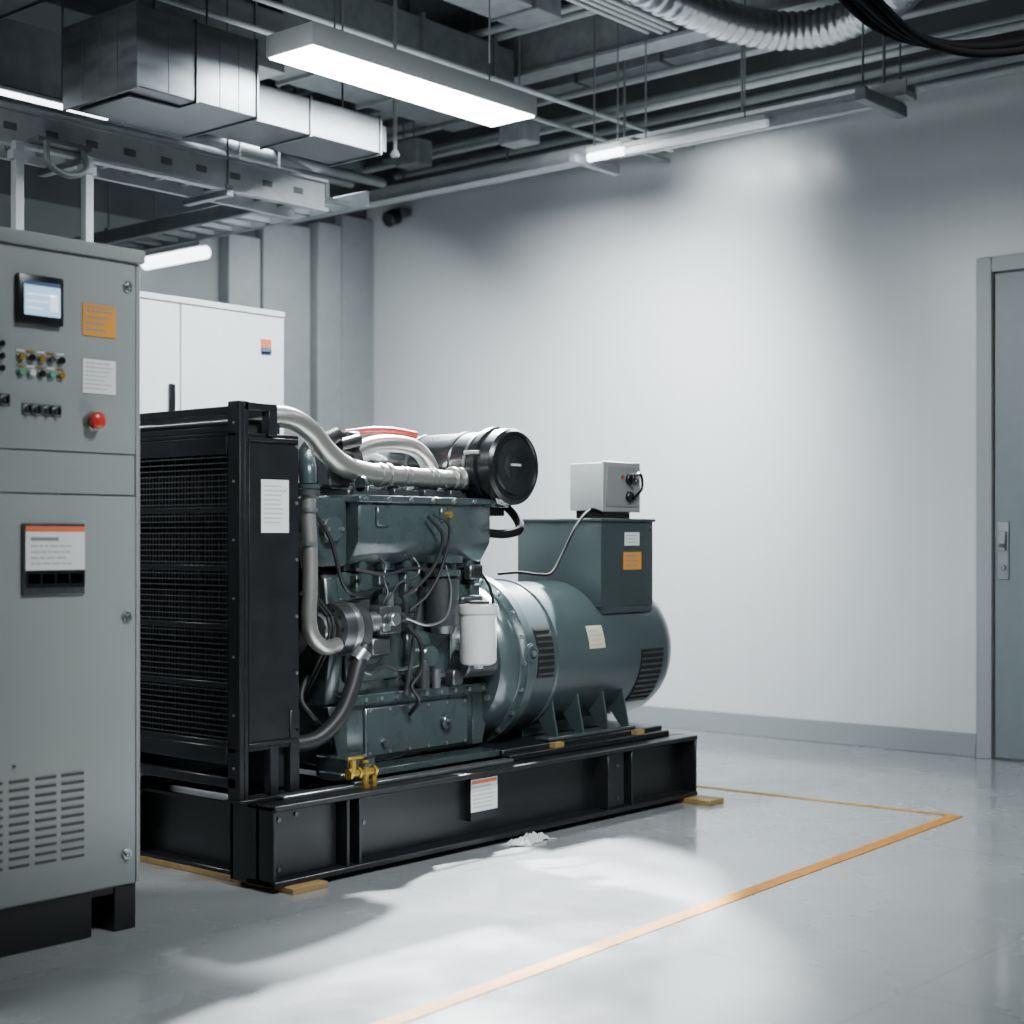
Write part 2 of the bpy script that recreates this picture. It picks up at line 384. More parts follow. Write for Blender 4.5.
# radiator
b=B()
ry0,ry1=4.17,4.92; rx0,rx1=3.405,3.69
py=ry0-.02
b.box(rx0,rx0+.022,py,py+.065,.31,1.675,black,.003); b.box(rx0+.022,rx0+.04,py,py+.008,.31,1.675,black,.002)
b.box(rx0,rx0+.022,ry1-.045,ry1+.02,.31,1.675,black,.003)
b.box(rx1-.045,rx1,ry0-.005,ry0+.03,.31,.60,black,.003); b.box(rx1-.045,rx1,ry1-.03,ry1,.31,.60,black,.003)
b.box(rx0+.15,rx0+.19,ry0-.004,ry0+.03,.31,.49,black,.003)
b.box(rx0+.022,rx1,ry0,ry0+.02,.485,1.555,black,.004); b.box(rx0+.022,rx1,ry1-.02,ry1,.315,1.555,black,.004)
b.box(rx0+.05,rx1-.01,ry0-.010,ry0,.485,.50,black,.002); b.box(rx0+.05,rx1-.01,ry0-.010,ry0,1.54,1.555,black,.002)
b.box(rx0+.05,rx0+.06,ry0-.010,ry0,.50,1.54,black,.002)
b.box(rx0,rx1,ry0,ry1,1.555,1.57,black,.003)
b.box(rx0+.09,rx1-.04,ry0+.05,ry1-.03,1.57,1.62,blackm,.006)
b.box(rx0+.02,rx0+.17,ry0-.02,ry0+.0,1.645,1.672,black,.003); b.box(rx0+.005,rx0+.04,ry0,ry1,1.632,1.66,black,.003)
b.box(rx0+.13,rx0+.17,ry0-.02,ry0+.02,1.56,1.66,black,.003); b.box(rx0+.13,rx0+.17,ry0,ry1,1.63,1.66,black)
b.box(rx0+.005,rx0+.03,ry0,ry1,1.57,1.592,black,.003)
b.box(rx0-.004,rx0+.03,ry0+.045,ry1-.045,1.505,1.555,black,.003); b.box(rx0-.004,rx0+.03,ry0+.045,ry1-.045,.43,.49,black,.003)
b.box(rx0,rx1,ry0,ry1,.47,.49,black,.003); b.box(rx0,rx0+.03,ry0,ry1,.35,.385,black,.003); b.box(rx0+.03,rx1,ry0+.25,ry0+.28,.35,.38,black)
b.box(rx1-.09,rx1-.02,ry0+.03,ry1-.03,.33,.47,blackm)
zz=[.53+.2*i for i in range(6)]
b.bolts([(rx0+.04,ry0,z) for z in zz]+[(rx1-.014,ry0,z) for z in zz],(0,-1,0),.0065,.005,steel)
b.bolts([(rx0,ry0+.01,z) for z in (.42,.6,.8,1.0,1.2,1.4,1.6)],(-1,0,0),.0045,.004,steel)
rad=b.out("radiator",G,label="black radiator housing with side panels")
b=B(); b.box(rx0+.06,rx1-.03,ry0+.03,ry1-.03,.49,1.55,core)
for k in range(36):
    y=ry0+.04+k*.019; b.box(rx0+.056,rx0+.06,y,y+.005,.49,1.55,black)
b.out("radiator_core",rad)
b=B()
n=9
for i in range(n+1):
    y=ry0+.045+(ry1-ry0-.09)*i/n; b.box(rx0+.004,rx0+.008,y-.0018,y+.0018,.49,1.51,black)
for i in range(51):
    z=.50+i*.0201
    if i%10: b.box(rx0+.001,rx0+.005,ry0+.045,ry1-.045,z-.0020,z+.0020,wirem)
    else: b.box(rx0-.004,rx0+.006,ry0+.045,ry1-.045,z-.010,z+.010,black,.002)
b.out("grille",rad,label="dark wire guard")
b=B(); sticker(b,3.515,3.640,1.225,1.41,ry0,paper,textrows(.15,.92,9,inkl,.1,.92)); b.out("data_label",rad,label="white printed sheet")
b=B(); b.box(rx1,rx1+.06,ry0+.06,ry1-.04,.56,1.53,blackm,.01); b.lathe((rx1+.06,4.54,1.0),(1,0,0),[(0,.33),(.02,.31),(.10,.30),(.10,.285),(.02,.29)],blackm,48)
b.out("fan_shroud",rad)

# engine
b=B()
Y0=4.30
b.box(4.00,4.80,Y0,4.74,.60,1.08,green,.012,2)
b.box(4.02,4.30,Y0-.02,Y0,.66,.90,green,.006); b.box(4.34,4.56,Y0-.025,Y0,.64,.84,green,.006); b.box(4.60,4.78,Y0-.018,Y0,.66,1.02,green,.006)
for x in (4.06,4.18,4.32,4.46,4.58,4.70): b.box(x,x+.022,Y0-.035,Y0,.88,1.07,green,.004)
b.box(3.99,4.82,Y0-.035,4.77,.575,.615,green,.004)
b.prism('x',[(Y0-.01,.58),(Y0-.01,.36),(4.36,.335),(4.68,.335),(4.74,.36),(4.74,.58)],4.02,4.74,green,.008)
b.box(4.12,4.70,Y0-.022,Y0-.01,.372,.56,green,.006)
b.prism('y',[(3.92,.58),(4.02,.58),(4.02,.36),(3.98,.36)],4.27,4.30,green,.003)
b.prism('y',[(4.74,.58),(4.86,.58),(4.80,.36),(4.74,.36)],4.29,4.32,green,.003)
b.cyl((4.56,Y0-.02,.47),(4.56,Y0-.045,.47),.030,green,24,bev=.004); b.cyl((4.56,Y0-.045,.47),(4.56,Y0-.06,.47),.016,dsteel,6)
b.cyl((4.22,Y0-.02,.42),(4.22,Y0-.035,.42),.018,dsteel,6)
b.bolts([(4.02+.083*i,Y0-.035,.595) for i in range(10)],(0,-1,0),.009,.010,steel)
b.bolts([(4.14+.107*i,Y0-.022,.548) for i in range(6)]+[(4.14+.107*i,Y0-.022,.385) for i in range(6)],(0,-1,0),.007,.006,steel)
b.bolts([(x,Y0-.02,z) for x in (4.04,4.28) for z in (.68,.88)]+[(x,Y0-.025,z) for x in (4.36,4.54) for z in (.66,.82)],(0,-1,0),.009,.010,steel)
b.cyl((4.12,Y0,.78),(4.12,Y0-.06,.78),.055,green,28,bev=.006); b.cyl((4.45,Y0,.74),(4.45,Y0-.055,.74),.045,green,28,bev=.006)
b.prism('x',[(4.30,.58),(4.26,.8),(4.30,1.06),(4.42,1.14),(4.62,1.14),(4.74,1.0),(4.74,.58)],3.93,4.0,green,.008)
b.box(4.03,4.78,4.30,4.72,1.08,1.30,green,.01,2)
b.box(3.86,4.02,4.27,4.44,1.10,1.36,green,.014,2); b.cyl((3.92,4.27,1.24),(3.92,4.235,1.24),.05,green,20,bev=.005); b.bolts([(3.885,4.235,1.24),(3.955,4.235,1.24)],(0,-1,0),.008,.01,steel)
b.box(3.84,3.95,4.34,4.5,.98,1.10,green,.01)
for x in (4.08,4.20,4.32,4.44,4.56,4.68): b.cyl((x,4.295,1.10),(x+.0,4.25,1.10),.02,green,12)
b.box(3.92,4.06,4.16,4.34,.318,.40,green,.006)
b.box(3.90,4.80,4.18,4.30,.316,.345,green,.004)
eng=b.out("engine",G,label="dark green diesel engine block with ribs and bolted covers")
def part(nm,fn,label=None,par=None):
    b=B(); fn(b); return b.out(nm,par or eng,label=label)
b=B()
b.prism('x',[(4.205,1.350),(4.205,1.19),(4.26,1.11),(4.40,1.11),(4.40,1.365),(4.22,1.365)],4.02,4.76,green,.010)
b.box(4.005,4.78,4.19,4.42,1.340,1.368,green,.005)
b.box(4.10,4.17,4.193,4.22,1.25,1.33,green,.006); b.box(4.45,4.50,4.195,4.22,1.27,1.33,green,.006)
b.bolts([(4.04+.12*i,4.195,1.353) for i in range(7)],(0,-1,0),.009,.010,steel)
b.bolts([(4.06+.165*i,4.25,1.145) for i in range(5)],(0,-1,0),.009,.008,steel)
b.cyl((4.49,4.2,1.30),(4.49,4.18,1.30),.013,yellow,12)
b.out("intake_manifold",eng,label="green boxy intake chamber")
b=B()
for i in range(3):
    x=4.06+i*.24; b.box(x,x+.22,4.44,4.66,1.30,1.43,green,.018,2); b.cyl((x+.11,4.5,1.43),(x+.11,4.5,1.45),.02,dsteel,8)
b.box(4.05,4.72,4.30,4.44,1.36,1.395,dsteel,.006)
b.out("rocker_cover",eng)
def f(b):
    b.tube([(3.56,4.34,1.63),(3.66,4.32,1.645),(3.76,4.30,1.642),(3.86,4.30,1.60),(3.94,4.30,1.53),(4.03,4.30,1.478),(4.14,4.30,1.455),(4.24,4.30,1.450)],.041,silver,28,n=12)
    b.cyl((3.66,4.32,1.645),(3.68,4.318,1.645),.048,steel,20)
part("exhaust_pipe",f,"thick bright aluminised pipe curving to the radiator")
def f(b):
    b.cyl((4.22,4.30,1.45),(4.70,4.30,1.442),.037,silver,28)
    for x in (4.20,4.245,4.62,4.665): b.cyl((x,4.30,1.45),(x+.020,4.30,1.45),.047,silver,28,bev=.003)
    for x in (4.33,4.36,4.48,4.51): b.cyl((x,4.30,1.447),(x+.010,4.30,1.447),.041,steel,28,bev=.002)
    for x in (4.30,4.47,4.62): b.cyl((x,4.30,1.43),(x,4.38,1.36),.026,dsteel,16); b.box(x-.035,x+.035,4.27,4.33,1.37,1.40,dsteel,.004)
part("exhaust_manifold",f,"straight bright metal pipe with clamps")
def f(b):
    b.tube([(4.10,4.46,1.49),(4.18,4.44,1.53),(4.30,4.43,1.575),(4.44,4.42,1.585),(4.55,4.42,1.565),(4.62,4.42,1.50),(4.64,4.42,1.43)],.034,silver,24,n=12)
part("crossover_pipe",f,"bright curved metal pipe")
def f(b): b.tube([(4.26,4.54,1.625),(4.36,4.5,1.640),(4.48,4.5,1.645),(4.62,4.5,1.635)],.014,redh,12)
part("hose",f,"red rubber hose")
def f(b):
    b.lathe((3.98,4.44,1.50),(1,0,0),[(0,.05),(.01,.085),(.05,.095),(.09,.085),(.11,.05)],dsteel,28)
    b.cyl((4.08,4.44,1.50),(4.16,4.44,1.50),.035,dsteel,20)
    b.lathe((4.14,4.44,1.50),(1,0,0),[(0,.05),(.01,.07),(.05,.078),(.08,.05)],rubber,28)
    b.box(3.98,4.10,4.33,4.40,1.40,1.50,dsteel,.01); b.cyl((3.95,4.36,1.56),(4.05,4.36,1.60),.03,rubber,14)
    b.cyl((4.06,4.36,1.56),(4.16,4.36,1.585),.024,rubber,14); b.box(4.12,4.2,4.38,4.46,1.55,1.62,rubber,.01)
part("turbocharger",f,"dark cast turbocharger")
S_=.965
def f(b):
    c=(4.83,4.13,1.50)
    b.lathe(c,(0,1,0),[(t,r*S_) for t,r in [(.006,0),(.006,.055),(.0,.062),(.0,.118),(.010,.124),(.012,.134),(.004,.140),(.004,.150),(.016,.163),(.060,.166),(.066,.158),(.085,.158),(.090,.172),(.118,.172),(.124,.158)]],plas,56)
    b.box(4.80,4.86,4.131,4.136,1.502,1.511,inkl)
part("air_cleaner_cap",f,"round black end cap")
def f(b):
    c=(4.83,4.17,1.50)
    b.lathe(c,(0,1,0),[(t,r*S_) for t,r in [(.08,.154),(.20,.154),(.205,.160),(.225,.160),(.23,.154),(.56,.152),(.60,.138),(.66,.10),(.67,.075),(.78,.07)]],plas,48)
    for t in (.11,.44): b.lathe(c,(0,1,0),[(t,.150),(t,.152),(t+.014,.152),(t+.014,.150)],dsteel,48)
    for a in (40,160,280):
        a=math.radians(a); x=4.83+.160*math.cos(a); z=1.5+.160*math.sin(a); b.box(x-.008,x+.008,4.20,4.28,z-.008,z+.008,steel,.002)
    b.box(4.74,4.93,4.28,4.42,1.30,1.36,blackm,.004); b.box(4.76,4.80,4.3,4.4,1.06,1.31,blackm)
part("air_cleaner",f,"large black cylindrical air filter housing")
def f(b): b.tube([(4.83,4.88,1.50),(4.78,4.92,1.53),(4.62,4.84,1.545),(4.44,4.68,1.53),(4.24,4.50,1.50)],.055,rubber,18)
part("intake_duct",f,"black intake duct")
def f(b): b.tube([(4.91,4.28,1.36),(4.95,4.24,1.30),(4.93,4.2,1.245),(4.86,4.22,1.225),(4.78,4.26,1.23)],.019,rubm,12)
part("hose",f,"black rubber hose")
def f(b):
    b.tube([(3.80,4.26,1.51),(3.765,4.21,1.46),(3.76,4.2,1.40)],.032,green,16)
    b.cyl((3.76,4.2,1.385),(3.76,4.2,1.40),.042,green,20); b.cyl((3.76,4.2,1.36),(3.76,4.2,1.38),.042,dsteel,20)
    b.tube([(3.76,4.2,1.365),(3.76,4.2,1.28),(3.765,4.195,1.15),(3.76,4.19,1.02),(3.755,4.19,.92),(3.775,4.19,.85),(3.84,4.2,.81),(3.92,4.22,.815)],.028,silver,20,n=10)
    for z in (1.30,1.18,1.0): b.cyl((3.761,4.197,z),(3.761,4.197,z+.014),.033,steel,16)
part("coolant_pipe",f,"bright curved coolant pipe with clamps")
def f(b):
    b.tube([(4.04,4.20,.80),(4.0,4.19,.74),(3.95,4.18,.64),(3.89,4.18,.55),(3.80,4.2,.48),(3.68,4.24,.465)],.030,hosem,16)
    b.cyl((4.00,4.2,.75),(4.03,4.195,.785),.036,steel,16)
part("coolant_hose",f,"dark lower radiator hose")
def f(b):
    o=(3.86,4.27,.87)
    b.lathe(o,(1,0,0),[(0,.02),(.0,.055),(.01,.065),(.02,.05),(.03,.05),(.04,.065),(.05,.055)],steel,32)
    b.lathe((3.92,4.27,.87),(1,0,0),[(0,.05),(.012,.095),(.06,.10),(.065,.090),(.09,.090),(.095,.10),(.14,.096),(.16,.05)],dsteel,36)
    b.lathe((3.98,4.27,.87),(1,0,0),[(0,.101),(.015,.103),(.03,.101)],steel,36)
    for k in range(10):
        a=k*math.pi/5; b.box(3.925,3.935,4.27+.07*math.cos(a)-.008,4.27+.07*math.cos(a)+.008,.87+.07*math.sin(a)-.008,.87+.07*math.sin(a)+.008,blackm)
    b.box(4.0,4.12,4.25,4.31,.93,.98,dsteel,.006)
part("charging_alternator",f,"ribbed cast belt-driven alternator")
def f(b):
    for (y,z,r) in ((4.52,.62,.12),(4.52,1.0,.10)):
        b.lathe((3.86,y,z),(1,0,0),[(0,r*.4),(0,r*.9),(.01,r),(.02,r*.88),(.03,r*.88),(.04,r),(.05,r*.9)],dsteel,32)
    for s in (0,1):
        x=3.872+.02*s
        b.tube([(x,4.22,.92),(x,4.34,1.02),(x,4.48,1.10),(x,4.6,1.06),(x,4.62,.9),(x,4.63,.62),(x,4.52,.50),(x,4.40,.58),(x,4.24,.8),(x,4.21,.87),(x,4.22,.92)],.007,rubber,8)
part("pulley_belt",f,"black drive belt on pulleys")
def f(b):
    b.box(4.12,4.24,4.20,4.31,.84,.95,dsteel,.012,2); b.cyl((4.08,4.235,.89),(4.13,4.235,.89),.04,steel,20,bev=.004)
    b.cyl((4.18,4.20,.90),(4.18,4.17,.90),.026,steel,20,bev=.004); b.box(4.10,4.20,4.22,4.3,.76,.83,dsteel,.008)
    b.cyl((4.20,4.23,.95),(4.20,4.23,1.0),.018,steel,12); b.cyl((4.26,4.24,.90),(4.34,4.24,.90),.022,dsteel,14)
    b.box(4.125,4.165,4.185,4.20,.855,.885,steel,.003)
part("fuel_pump",f,"cast fuel pump with bright fittings")
def f(b):
    b.cyl((4.50,4.235,.86),(4.50,4.235,1.05),.066,dsteel,28,bev=.006)
    b.lathe((4.50,4.235,1.05),(0,0,1),[(0,.05),(.01,.075),(.03,.075),(.035,.055),(.055,.055),(.06,.082),(.085,.082),(.095,.05),(.10,0)],green,28)
    b.box(4.46,4.60,4.25,4.31,1.02,1.08,green,.006); b.lathe((4.50,4.235,.82),(0,0,1),[(0,.02),(.01,.045),(.04,.055)],dsteel,24)
part("oil_filter",f,"dark canister filter")
def f(b):
    b.lathe((4.64,4.17,.70),(0,0,1),[(0,0),(0,.055),(.008,.070),(.02,.074),(.20,.074),(.21,.070),(.212,.060)],white,36)
    b.lathe((4.64,4.17,.905),(0,0,1),[(0,.078),(.02,.082),(.035,.078),(.04,.05)],white,36)
    b.cyl((4.64,4.17,.685),(4.64,4.17,.70),.02,white,8)
part("fuel_filter",f,"white spin-on fuel filter canister")
def f(b):
    b.box(4.59,4.72,4.21,4.31,.945,.975,dsteel,.008); b.cyl((4.64,4.17,.94),(4.64,4.17,.955),.045,dsteel,20)
part("filter_head",f)
def f(b):
    b.cyl((4.60,4.235,.70),(4.78,4.235,.70),.055,dsteel,24,bev=.006); b.cyl((4.62,4.20,.785),(4.74,4.20,.785),.03,dsteel,18,bev=.004)
part("starter_motor",f,"dark cast starter motor")
part("solenoid",lambda b:(b.cyl((4.40,4.24,.615),(4.40,4.24,.715),.022,dsteel,14,bev=.003),b.cyl((4.40,4.24,.715),(4.40,4.24,.73),.010,steel,8)),"small dark steel solenoid")
part("solenoid",lambda b:(b.cyl((4.47,4.24,.615),(4.47,4.24,.69),.018,steel,14,bev=.003)),"small steel solenoid")
part("sensor_block",lambda b:b.box(4.56,4.62,4.23,4.28,.615,.68,dsteel,.006))
for x,z in ((4.26,.96),(4.44,1.0),(4.32,.69)):
    part("union_fitting",lambda b:(b.cyl((x,4.30,z),(x,4.245,z),.014,steel,8),b.cyl((x,4.25,z),(x,4.24,z),.02,dsteel,8)),"hex steel union fitting")
for i in range(2):
    x=4.16+i*.18
    part("injector_line",lambda b:b.tube([(4.16+.02*i,4.23,.95),(4.17+.03*i,4.21,1.0),(4.15+.08*i,4.20,1.03+.008*i),(x-.02,4.20,1.06),(x,4.21,1.10),(x,4.24,1.13)],.0042,dsteel,8),"thin steel injector line")
part("lifting_eye",lambda b:(b.box(4.055,4.069,4.20,4.28,1.36,1.40,green,.003),b.lathe((4.055,4.24,1.41),(1,0,0),[(0,.014),(0,.03),(.014,.03),(.014,.014)],green,20)),None)
part("oil_filler",lambda b:(b.cyl((4.30,4.24,.60),(4.34,4.2,.98),.011,dsteel,10),b.cyl((4.34,4.2,.98),(4.345,4.195,1.02),.018,plas,12)),"dipstick tube with black cap")
part("wiring_box",lambda b:(b.box(4.66,4.74,4.23,4.27,1.04,1.10,dsteel,.006),b.box(4.67,4.73,4.225,4.23,1.05,1.09,rubber,.003)),"dark connector box")
W=[([(4.36,4.18,1.29),(4.42,4.16,1.22),(4.40,4.17,1.12),(4.33,4.18,1.04),(4.24,4.2,.98)],.007,rubber),
   ([(4.39,4.18,1.30),(4.46,4.16,1.25),(4.43,4.17,1.1),(4.36,4.18,.99),(4.28,4.2,.93)],.006,rubber),
   ([(3.79,4.2,1.30),(3.86,4.19,1.20),(3.93,4.2,1.04),(4.02,4.22,1.0),(4.20,4.24,1.03)],.008,rubber),
   ([(4.46,4.18,1.10),(4.47,4.16,1.0),(4.44,4.16,.90),(4.36,4.18,.87),(4.26,4.2,.90)],.0045,steel),
   ([(4.27,4.2,.87),(4.31,4.17,.80),(4.31,4.17,.70),(4.29,4.2,.64),(4.33,4.2,.58),(4.34,4.26,.52)],.009,rubber),
   ([(3.98,4.22,.76),(4.06,4.2,.70),(4.16,4.22,.72),(4.26,4.24,.70),(4.38,4.22,.72)],.007,dsteel),
   ([(4.02,4.23,1.09),(4.15,4.2,1.07),(4.30,4.21,1.09),(4.44,4.2,1.08),(4.60,4.22,1.10)],.008,rubber),
   ([(4.72,4.24,1.08),(4.77,4.22,1.0),(4.79,4.22,.88),(4.77,4.24,.76)],.006,rubm),
   ([(3.84,4.3,.70),(3.78,4.26,.62),(3.80,4.22,.56),(3.88,4.24,.50)],.010,rubber)]
for P,r,m in W:
    b=B(); b.tube(P,r,m,8); b.out("cable" if m in (rubber,rubm) else "fuel_line",eng,label="black wiring" if m in (rubber,rubm) else "thin fuel line")
def f(b):
    x=3.905;y=4.10;z=.325
    b.cyl((x-.04,y,z+.03),(x+.08,y,z+.03),.015,yellow,16); b.cyl((x-.02,y,z+.03),(x-.02,y,z+.08),.013,yellow,12); b.box(x-.05,x+.03,y-.009,y+.009,z+.08,z+.092,yellow,.003)
    for q in (-.044,.002,.078): b.lathe((x+q,y,z+.03),(1,0,0),[(0,.021),(.012,.021)],yellow,6)
    b.cyl((x+.04,y,z-.04),(x+.04,y,z+.075),.015,yellow,12); b.lathe((x+.04,y,z+.050),(0,0,1),[(0,.023),(.014,.023)],dsteel,6); b.lathe((x+.04,y,z-.03),(0,0,1),[(0,.021),(.014,.021)],yellow,6)
    b.box(x+.02,x+.095,y-.008,y+.008,z+.078,z+.088,plas,.002); b.cyl((x+.04,y,z+.086),(x+.04,y,z+.096),.007,steel,8)
    b.cyl((x+.09,y,z+.03),(x+.10,y,z+.03),.012,steel,12); b.box(x-.015,x+.10,y-.005,y+.05,z-.012,z+.0,dsteel,.002); b.cyl((x+.04,y-.005,z-.06),(x+.04,y-.005,z-.03),.019,dsteel,12)
    b.cyl((x+.085,y,z-.045),(x+.085,y,z+.02),.012,yellow,12)
part("drain_valve",f,"yellow brass valve assembly")

# alternator
b=B()
az=.69; ay=4.5; R=.324
b.lathe((4.80,ay,az),(1,0,0),[(0,.24),(.0,.31),(.02,.328),(.04,.335),(.095,.335),(.100,.340),(.105,.370),(.15,.370),(.155,.340),(.160,.334),(.20,.334)],green2,96)
b.lathe((5.0,ay,az),(1,0,0),[(0,.334),(.02,.332),(.14,.332),(.145,.340),(.158,.340),(.163,R),(.95,R),(.99,R-.006),(1.025,R-.020),(1.05,R-.042),(1.065,R-.07),(1.07,.20),(1.07,0)],green2,96)
for k in range(20):
    a=2*math.pi*k/20; b.cyl((4.892,ay+.354*math.cos(a),az+.354*math.sin(a)),(4.906,ay+.354*math.cos(a),az+.354*math.sin(a)),.009,steel,8)
for k in range(12):
    a=2*math.pi*k/12; b.cyl((4.80,ay+.28*math.cos(a),az+.28*math.sin(a)),(4.788,ay+.28*math.cos(a),az+.28*math.sin(a)),.012,steel,8)
b.box(5.10,5.72,4.18,4.26,.345,.360,green2,.003); b.box(5.10,5.72,4.74,4.82,.345,.360,green2,.003)
for x in (5.16,5.34,5.52,5.67):
    b.prism('x',[(4.185,.358),(4.23,.358),(4.30,.44),(4.28,.62),(4.235,.60)],x,x+.010,green2)
    b.prism('x',[(4.815,.358),(4.77,.358),(4.70,.44),(4.72,.62),(4.765,.60)],x,x+.010,green2)
b.box(5.14,5.70,4.36,4.64,.345,.40,green2,.004)
alt=b.out("alternator",G,label="dark green round generator end")
def curved(b,x0,x1,a0,a1,r,mat,th=.004,n=10):
    i=b.mi(mat); rows=[]
    for k in range(n+1):
        a=math.radians(a0+(a1-a0)*k/n); rows.append([b.bm.verts.new((x,ay-math.cos(a)*rr,az+math.sin(a)*rr)) for x,rr in ((x0,r),(x0,r+th),(x1,r+th),(x1,r))])
    for A,C in zip(rows,rows[1:]):
        for j in range(4):
            f=b.bm.faces.new([A[j],A[(j+1)%4],C[(j+1)%4],C[j]]); f.material_index=i; f.smooth=True
    for rg in (rows[0],rows[-1][::-1]):
        f=b.bm.faces.new(rg); f.material_index=i
b=B(); curved(b,5.01,5.12,-12,26,.332,blackm,.003)
for k in range(8): curved(b,5.015,5.115,-10+k*4.6,-8.4+k*4.6,.334,dsteel,.005,2)
b.out("vent_grille",alt,label="black louvred air vent")
b=B(); curved(b,5.76,5.93,-46,2,R,blackm,.003)
for k in range(10): curved(b,5.765,5.925,-44+k*4.7,-42.6+k*4.7,R+.002,dsteel,.004,2)
b.out("vent_grille",alt,label="black louvred air vent")
b=B(); curved(b,5.38,5.49,6,24,R,creamm,.002)
for k in range(4): curved(b,5.39,5.47-.01*(k%2),8+k*3.8,9.2+k*3.8,R,inkl,.0028,2)
b.out("rating_plate",alt,label="cream data plate")
b=B()
b.lathe((4.93,4.140,.73),(0,-1,0),[(0,.042),(.008,.042),(.010,.036),(.016,.036),(.016,.022),(.010,.022)],green2,24)
b.lathe((4.93,4.127,.73),(0,-1,0),[(0,.014),(.010,.014)],steel,8)
b.out("inspection_cover",alt)
b=B(); b.box(5.515,5.911,4.22,4.71,.90,1.285,boxgreen,.004,2); b.box(5.505,5.921,4.21,4.72,1.283,1.297,boxgreen,.003)
b.box(5.56,5.88,4.28,4.68,.86,.93,boxgreen); b.box(5.53,5.90,4.22,4.25,.87,.90,boxgreen)
b.bolts([(5.535,4.22,.93),(5.535,4.22,1.25),(5.89,4.22,.93),(5.89,4.22,1.25)],(0,-1,0),.006,.004,dsteel)
b.out("terminal_box",alt,label="dark green rectangular terminal box")
b=B(); sticker(b,5.69,5.80,1.175,1.235,4.22,paper,textrows(.1,.9,3,inkl)); b.out("white_sticker",alt,label="small white label")
b=B(); sticker(b,5.68,5.815,1.065,1.145,4.22,orange,textrows(.1,.9,3,ink)); b.out("orange_sticker",alt,label="orange warning label")
b=B(); b.box(5.63,5.90,4.30,4.49,1.335,1.552,boxg,.004,2); b.box(5.622,5.908,4.290,4.304,1.328,1.559,boxg,.003); b.box(5.645,5.885,4.286,4.291,1.352,1.535,boxg2,.002)
cb=b.out("control_box",G,label="small light grey switch box")
b=B(); b.box(5.66,5.87,4.32,4.48,1.297,1.335,plas,.004); b.out("standoff",cb)
b=B(); b.cyl((5.81,4.287,1.48),(5.81,4.268,1.48),.026,plas,20,bev=.003); b.box(5.802,5.818,4.25,4.27,1.455,1.505,plas,.002); b.out("rotary_switch",cb,label="black rotary switch")
b=B(); b.cyl((5.81,4.287,1.40),(5.81,4.268,1.40),.024,plas,20,bev=.003); b.out("rotary_switch",cb,label="black round switch")
b=B(); b.cyl((5.865,4.287,1.47),(5.865,4.275,1.47),.012,dsteel,16,bev=.002); b.out("push_button",cb,label="small dark button")
b=B(); b.cyl((5.76,4.287,1.49),(5.76,4.278,1.49),.008,redb,12); b.out("indicator_lamp",cb,label="small red indicator")
b=B(); b.tube([(5.80,4.28,1.475),(5.85,4.25,1.505),(5.865,4.25,1.44),(5.82,4.265,1.39)],.007,plas,8); b.out("wire",cb)
b=B(); b.tube([(5.66,4.33,1.325),(5.50,4.27,1.335),(5.36,4.24,1.26),(5.24,4.22,1.14),(5.14,4.2,1.06),(5.04,4.20,1.055),(4.93,4.20,1.065),(4.84,4.24,1.06)],.0062,rubm,10)
b.out("cable",alt,label="black control cable")

# ---------------------------------------------------------------- ceiling lamps
lx0,lx1,ly0,ly1=4.24,5.66,4.71,5.00
t=thing("ceiling_light",((lx0+lx1)/2,(ly0+ly1)/2,3.2),"suspended rectangular white ceiling light, switched on","ceiling light")
b=B(); b.box(lx0,lx1,ly0,ly1,3.206,3.30,lampb,.006,2); b.out("lamp_housing",t)
b=B(); b.box(lx0+.010,lx1-.010,ly0+.010,ly1-.010,3.200,3.208,lampe,.002); b.out("diffuser",t,label="glowing white diffuser")
for (x,y) in ((4.5,4.86),(5.42,4.80)):
    b=B(); b.cyl((x,y,3.3),(x,y,4.7),.004,tray,8); b.out("hanger_rod",t)
def tubelight(p0,p1,r,label,em=lampe2):
    p0=Vector(p0);p1=Vector(p1); d=(p1-p0).normalized(); c=(p0+p1)/2
    t=thing("tube_light",c,label,"tube light")
    if abs(d.x)>abs(d.y): bx=(p0.x,p1.x,c.y-r*1.3,c.y+r*1.3)
    else: bx=(c.x-r*1.3,c.x+r*1.3,p0.y,p1.y)
    b=B(); b.box(*bx,c.z+r*.8,c.z+r*2.2,lampb,.004); b.out("lamp_housing",t)
    b=B(); b.cyl(p0,p1,r,em,14); b.out("tube",t,label="glowing tube")
    for q in (.15,.85):
        p=p0.lerp(p1,q); b=B(); b.cyl((p.x,p.y,c.z+r*2.2),(p.x,p.y,4.7),.005,condd,6); b.out("hanger_rod",t)
    return t
tubelight((6.13,7.80,3.0),(6.13,8.42,3.0),.04,"fluorescent light near the back wall, switched on")
tubelight((2.6,5.95,3.10),(4.12,5.95,3.10),.012,"slim fluorescent light above the cable tray, switched on")
tubelight((7.05,5.24,3.39),(7.05,5.48,3.39),.024,"short lit tube lamp at the end of a ceiling channel")
tubelight((7.05,4.30,3.385),(7.05,5.22,3.385),.020,"long dim tube lamp under a steel channel",lampe3)

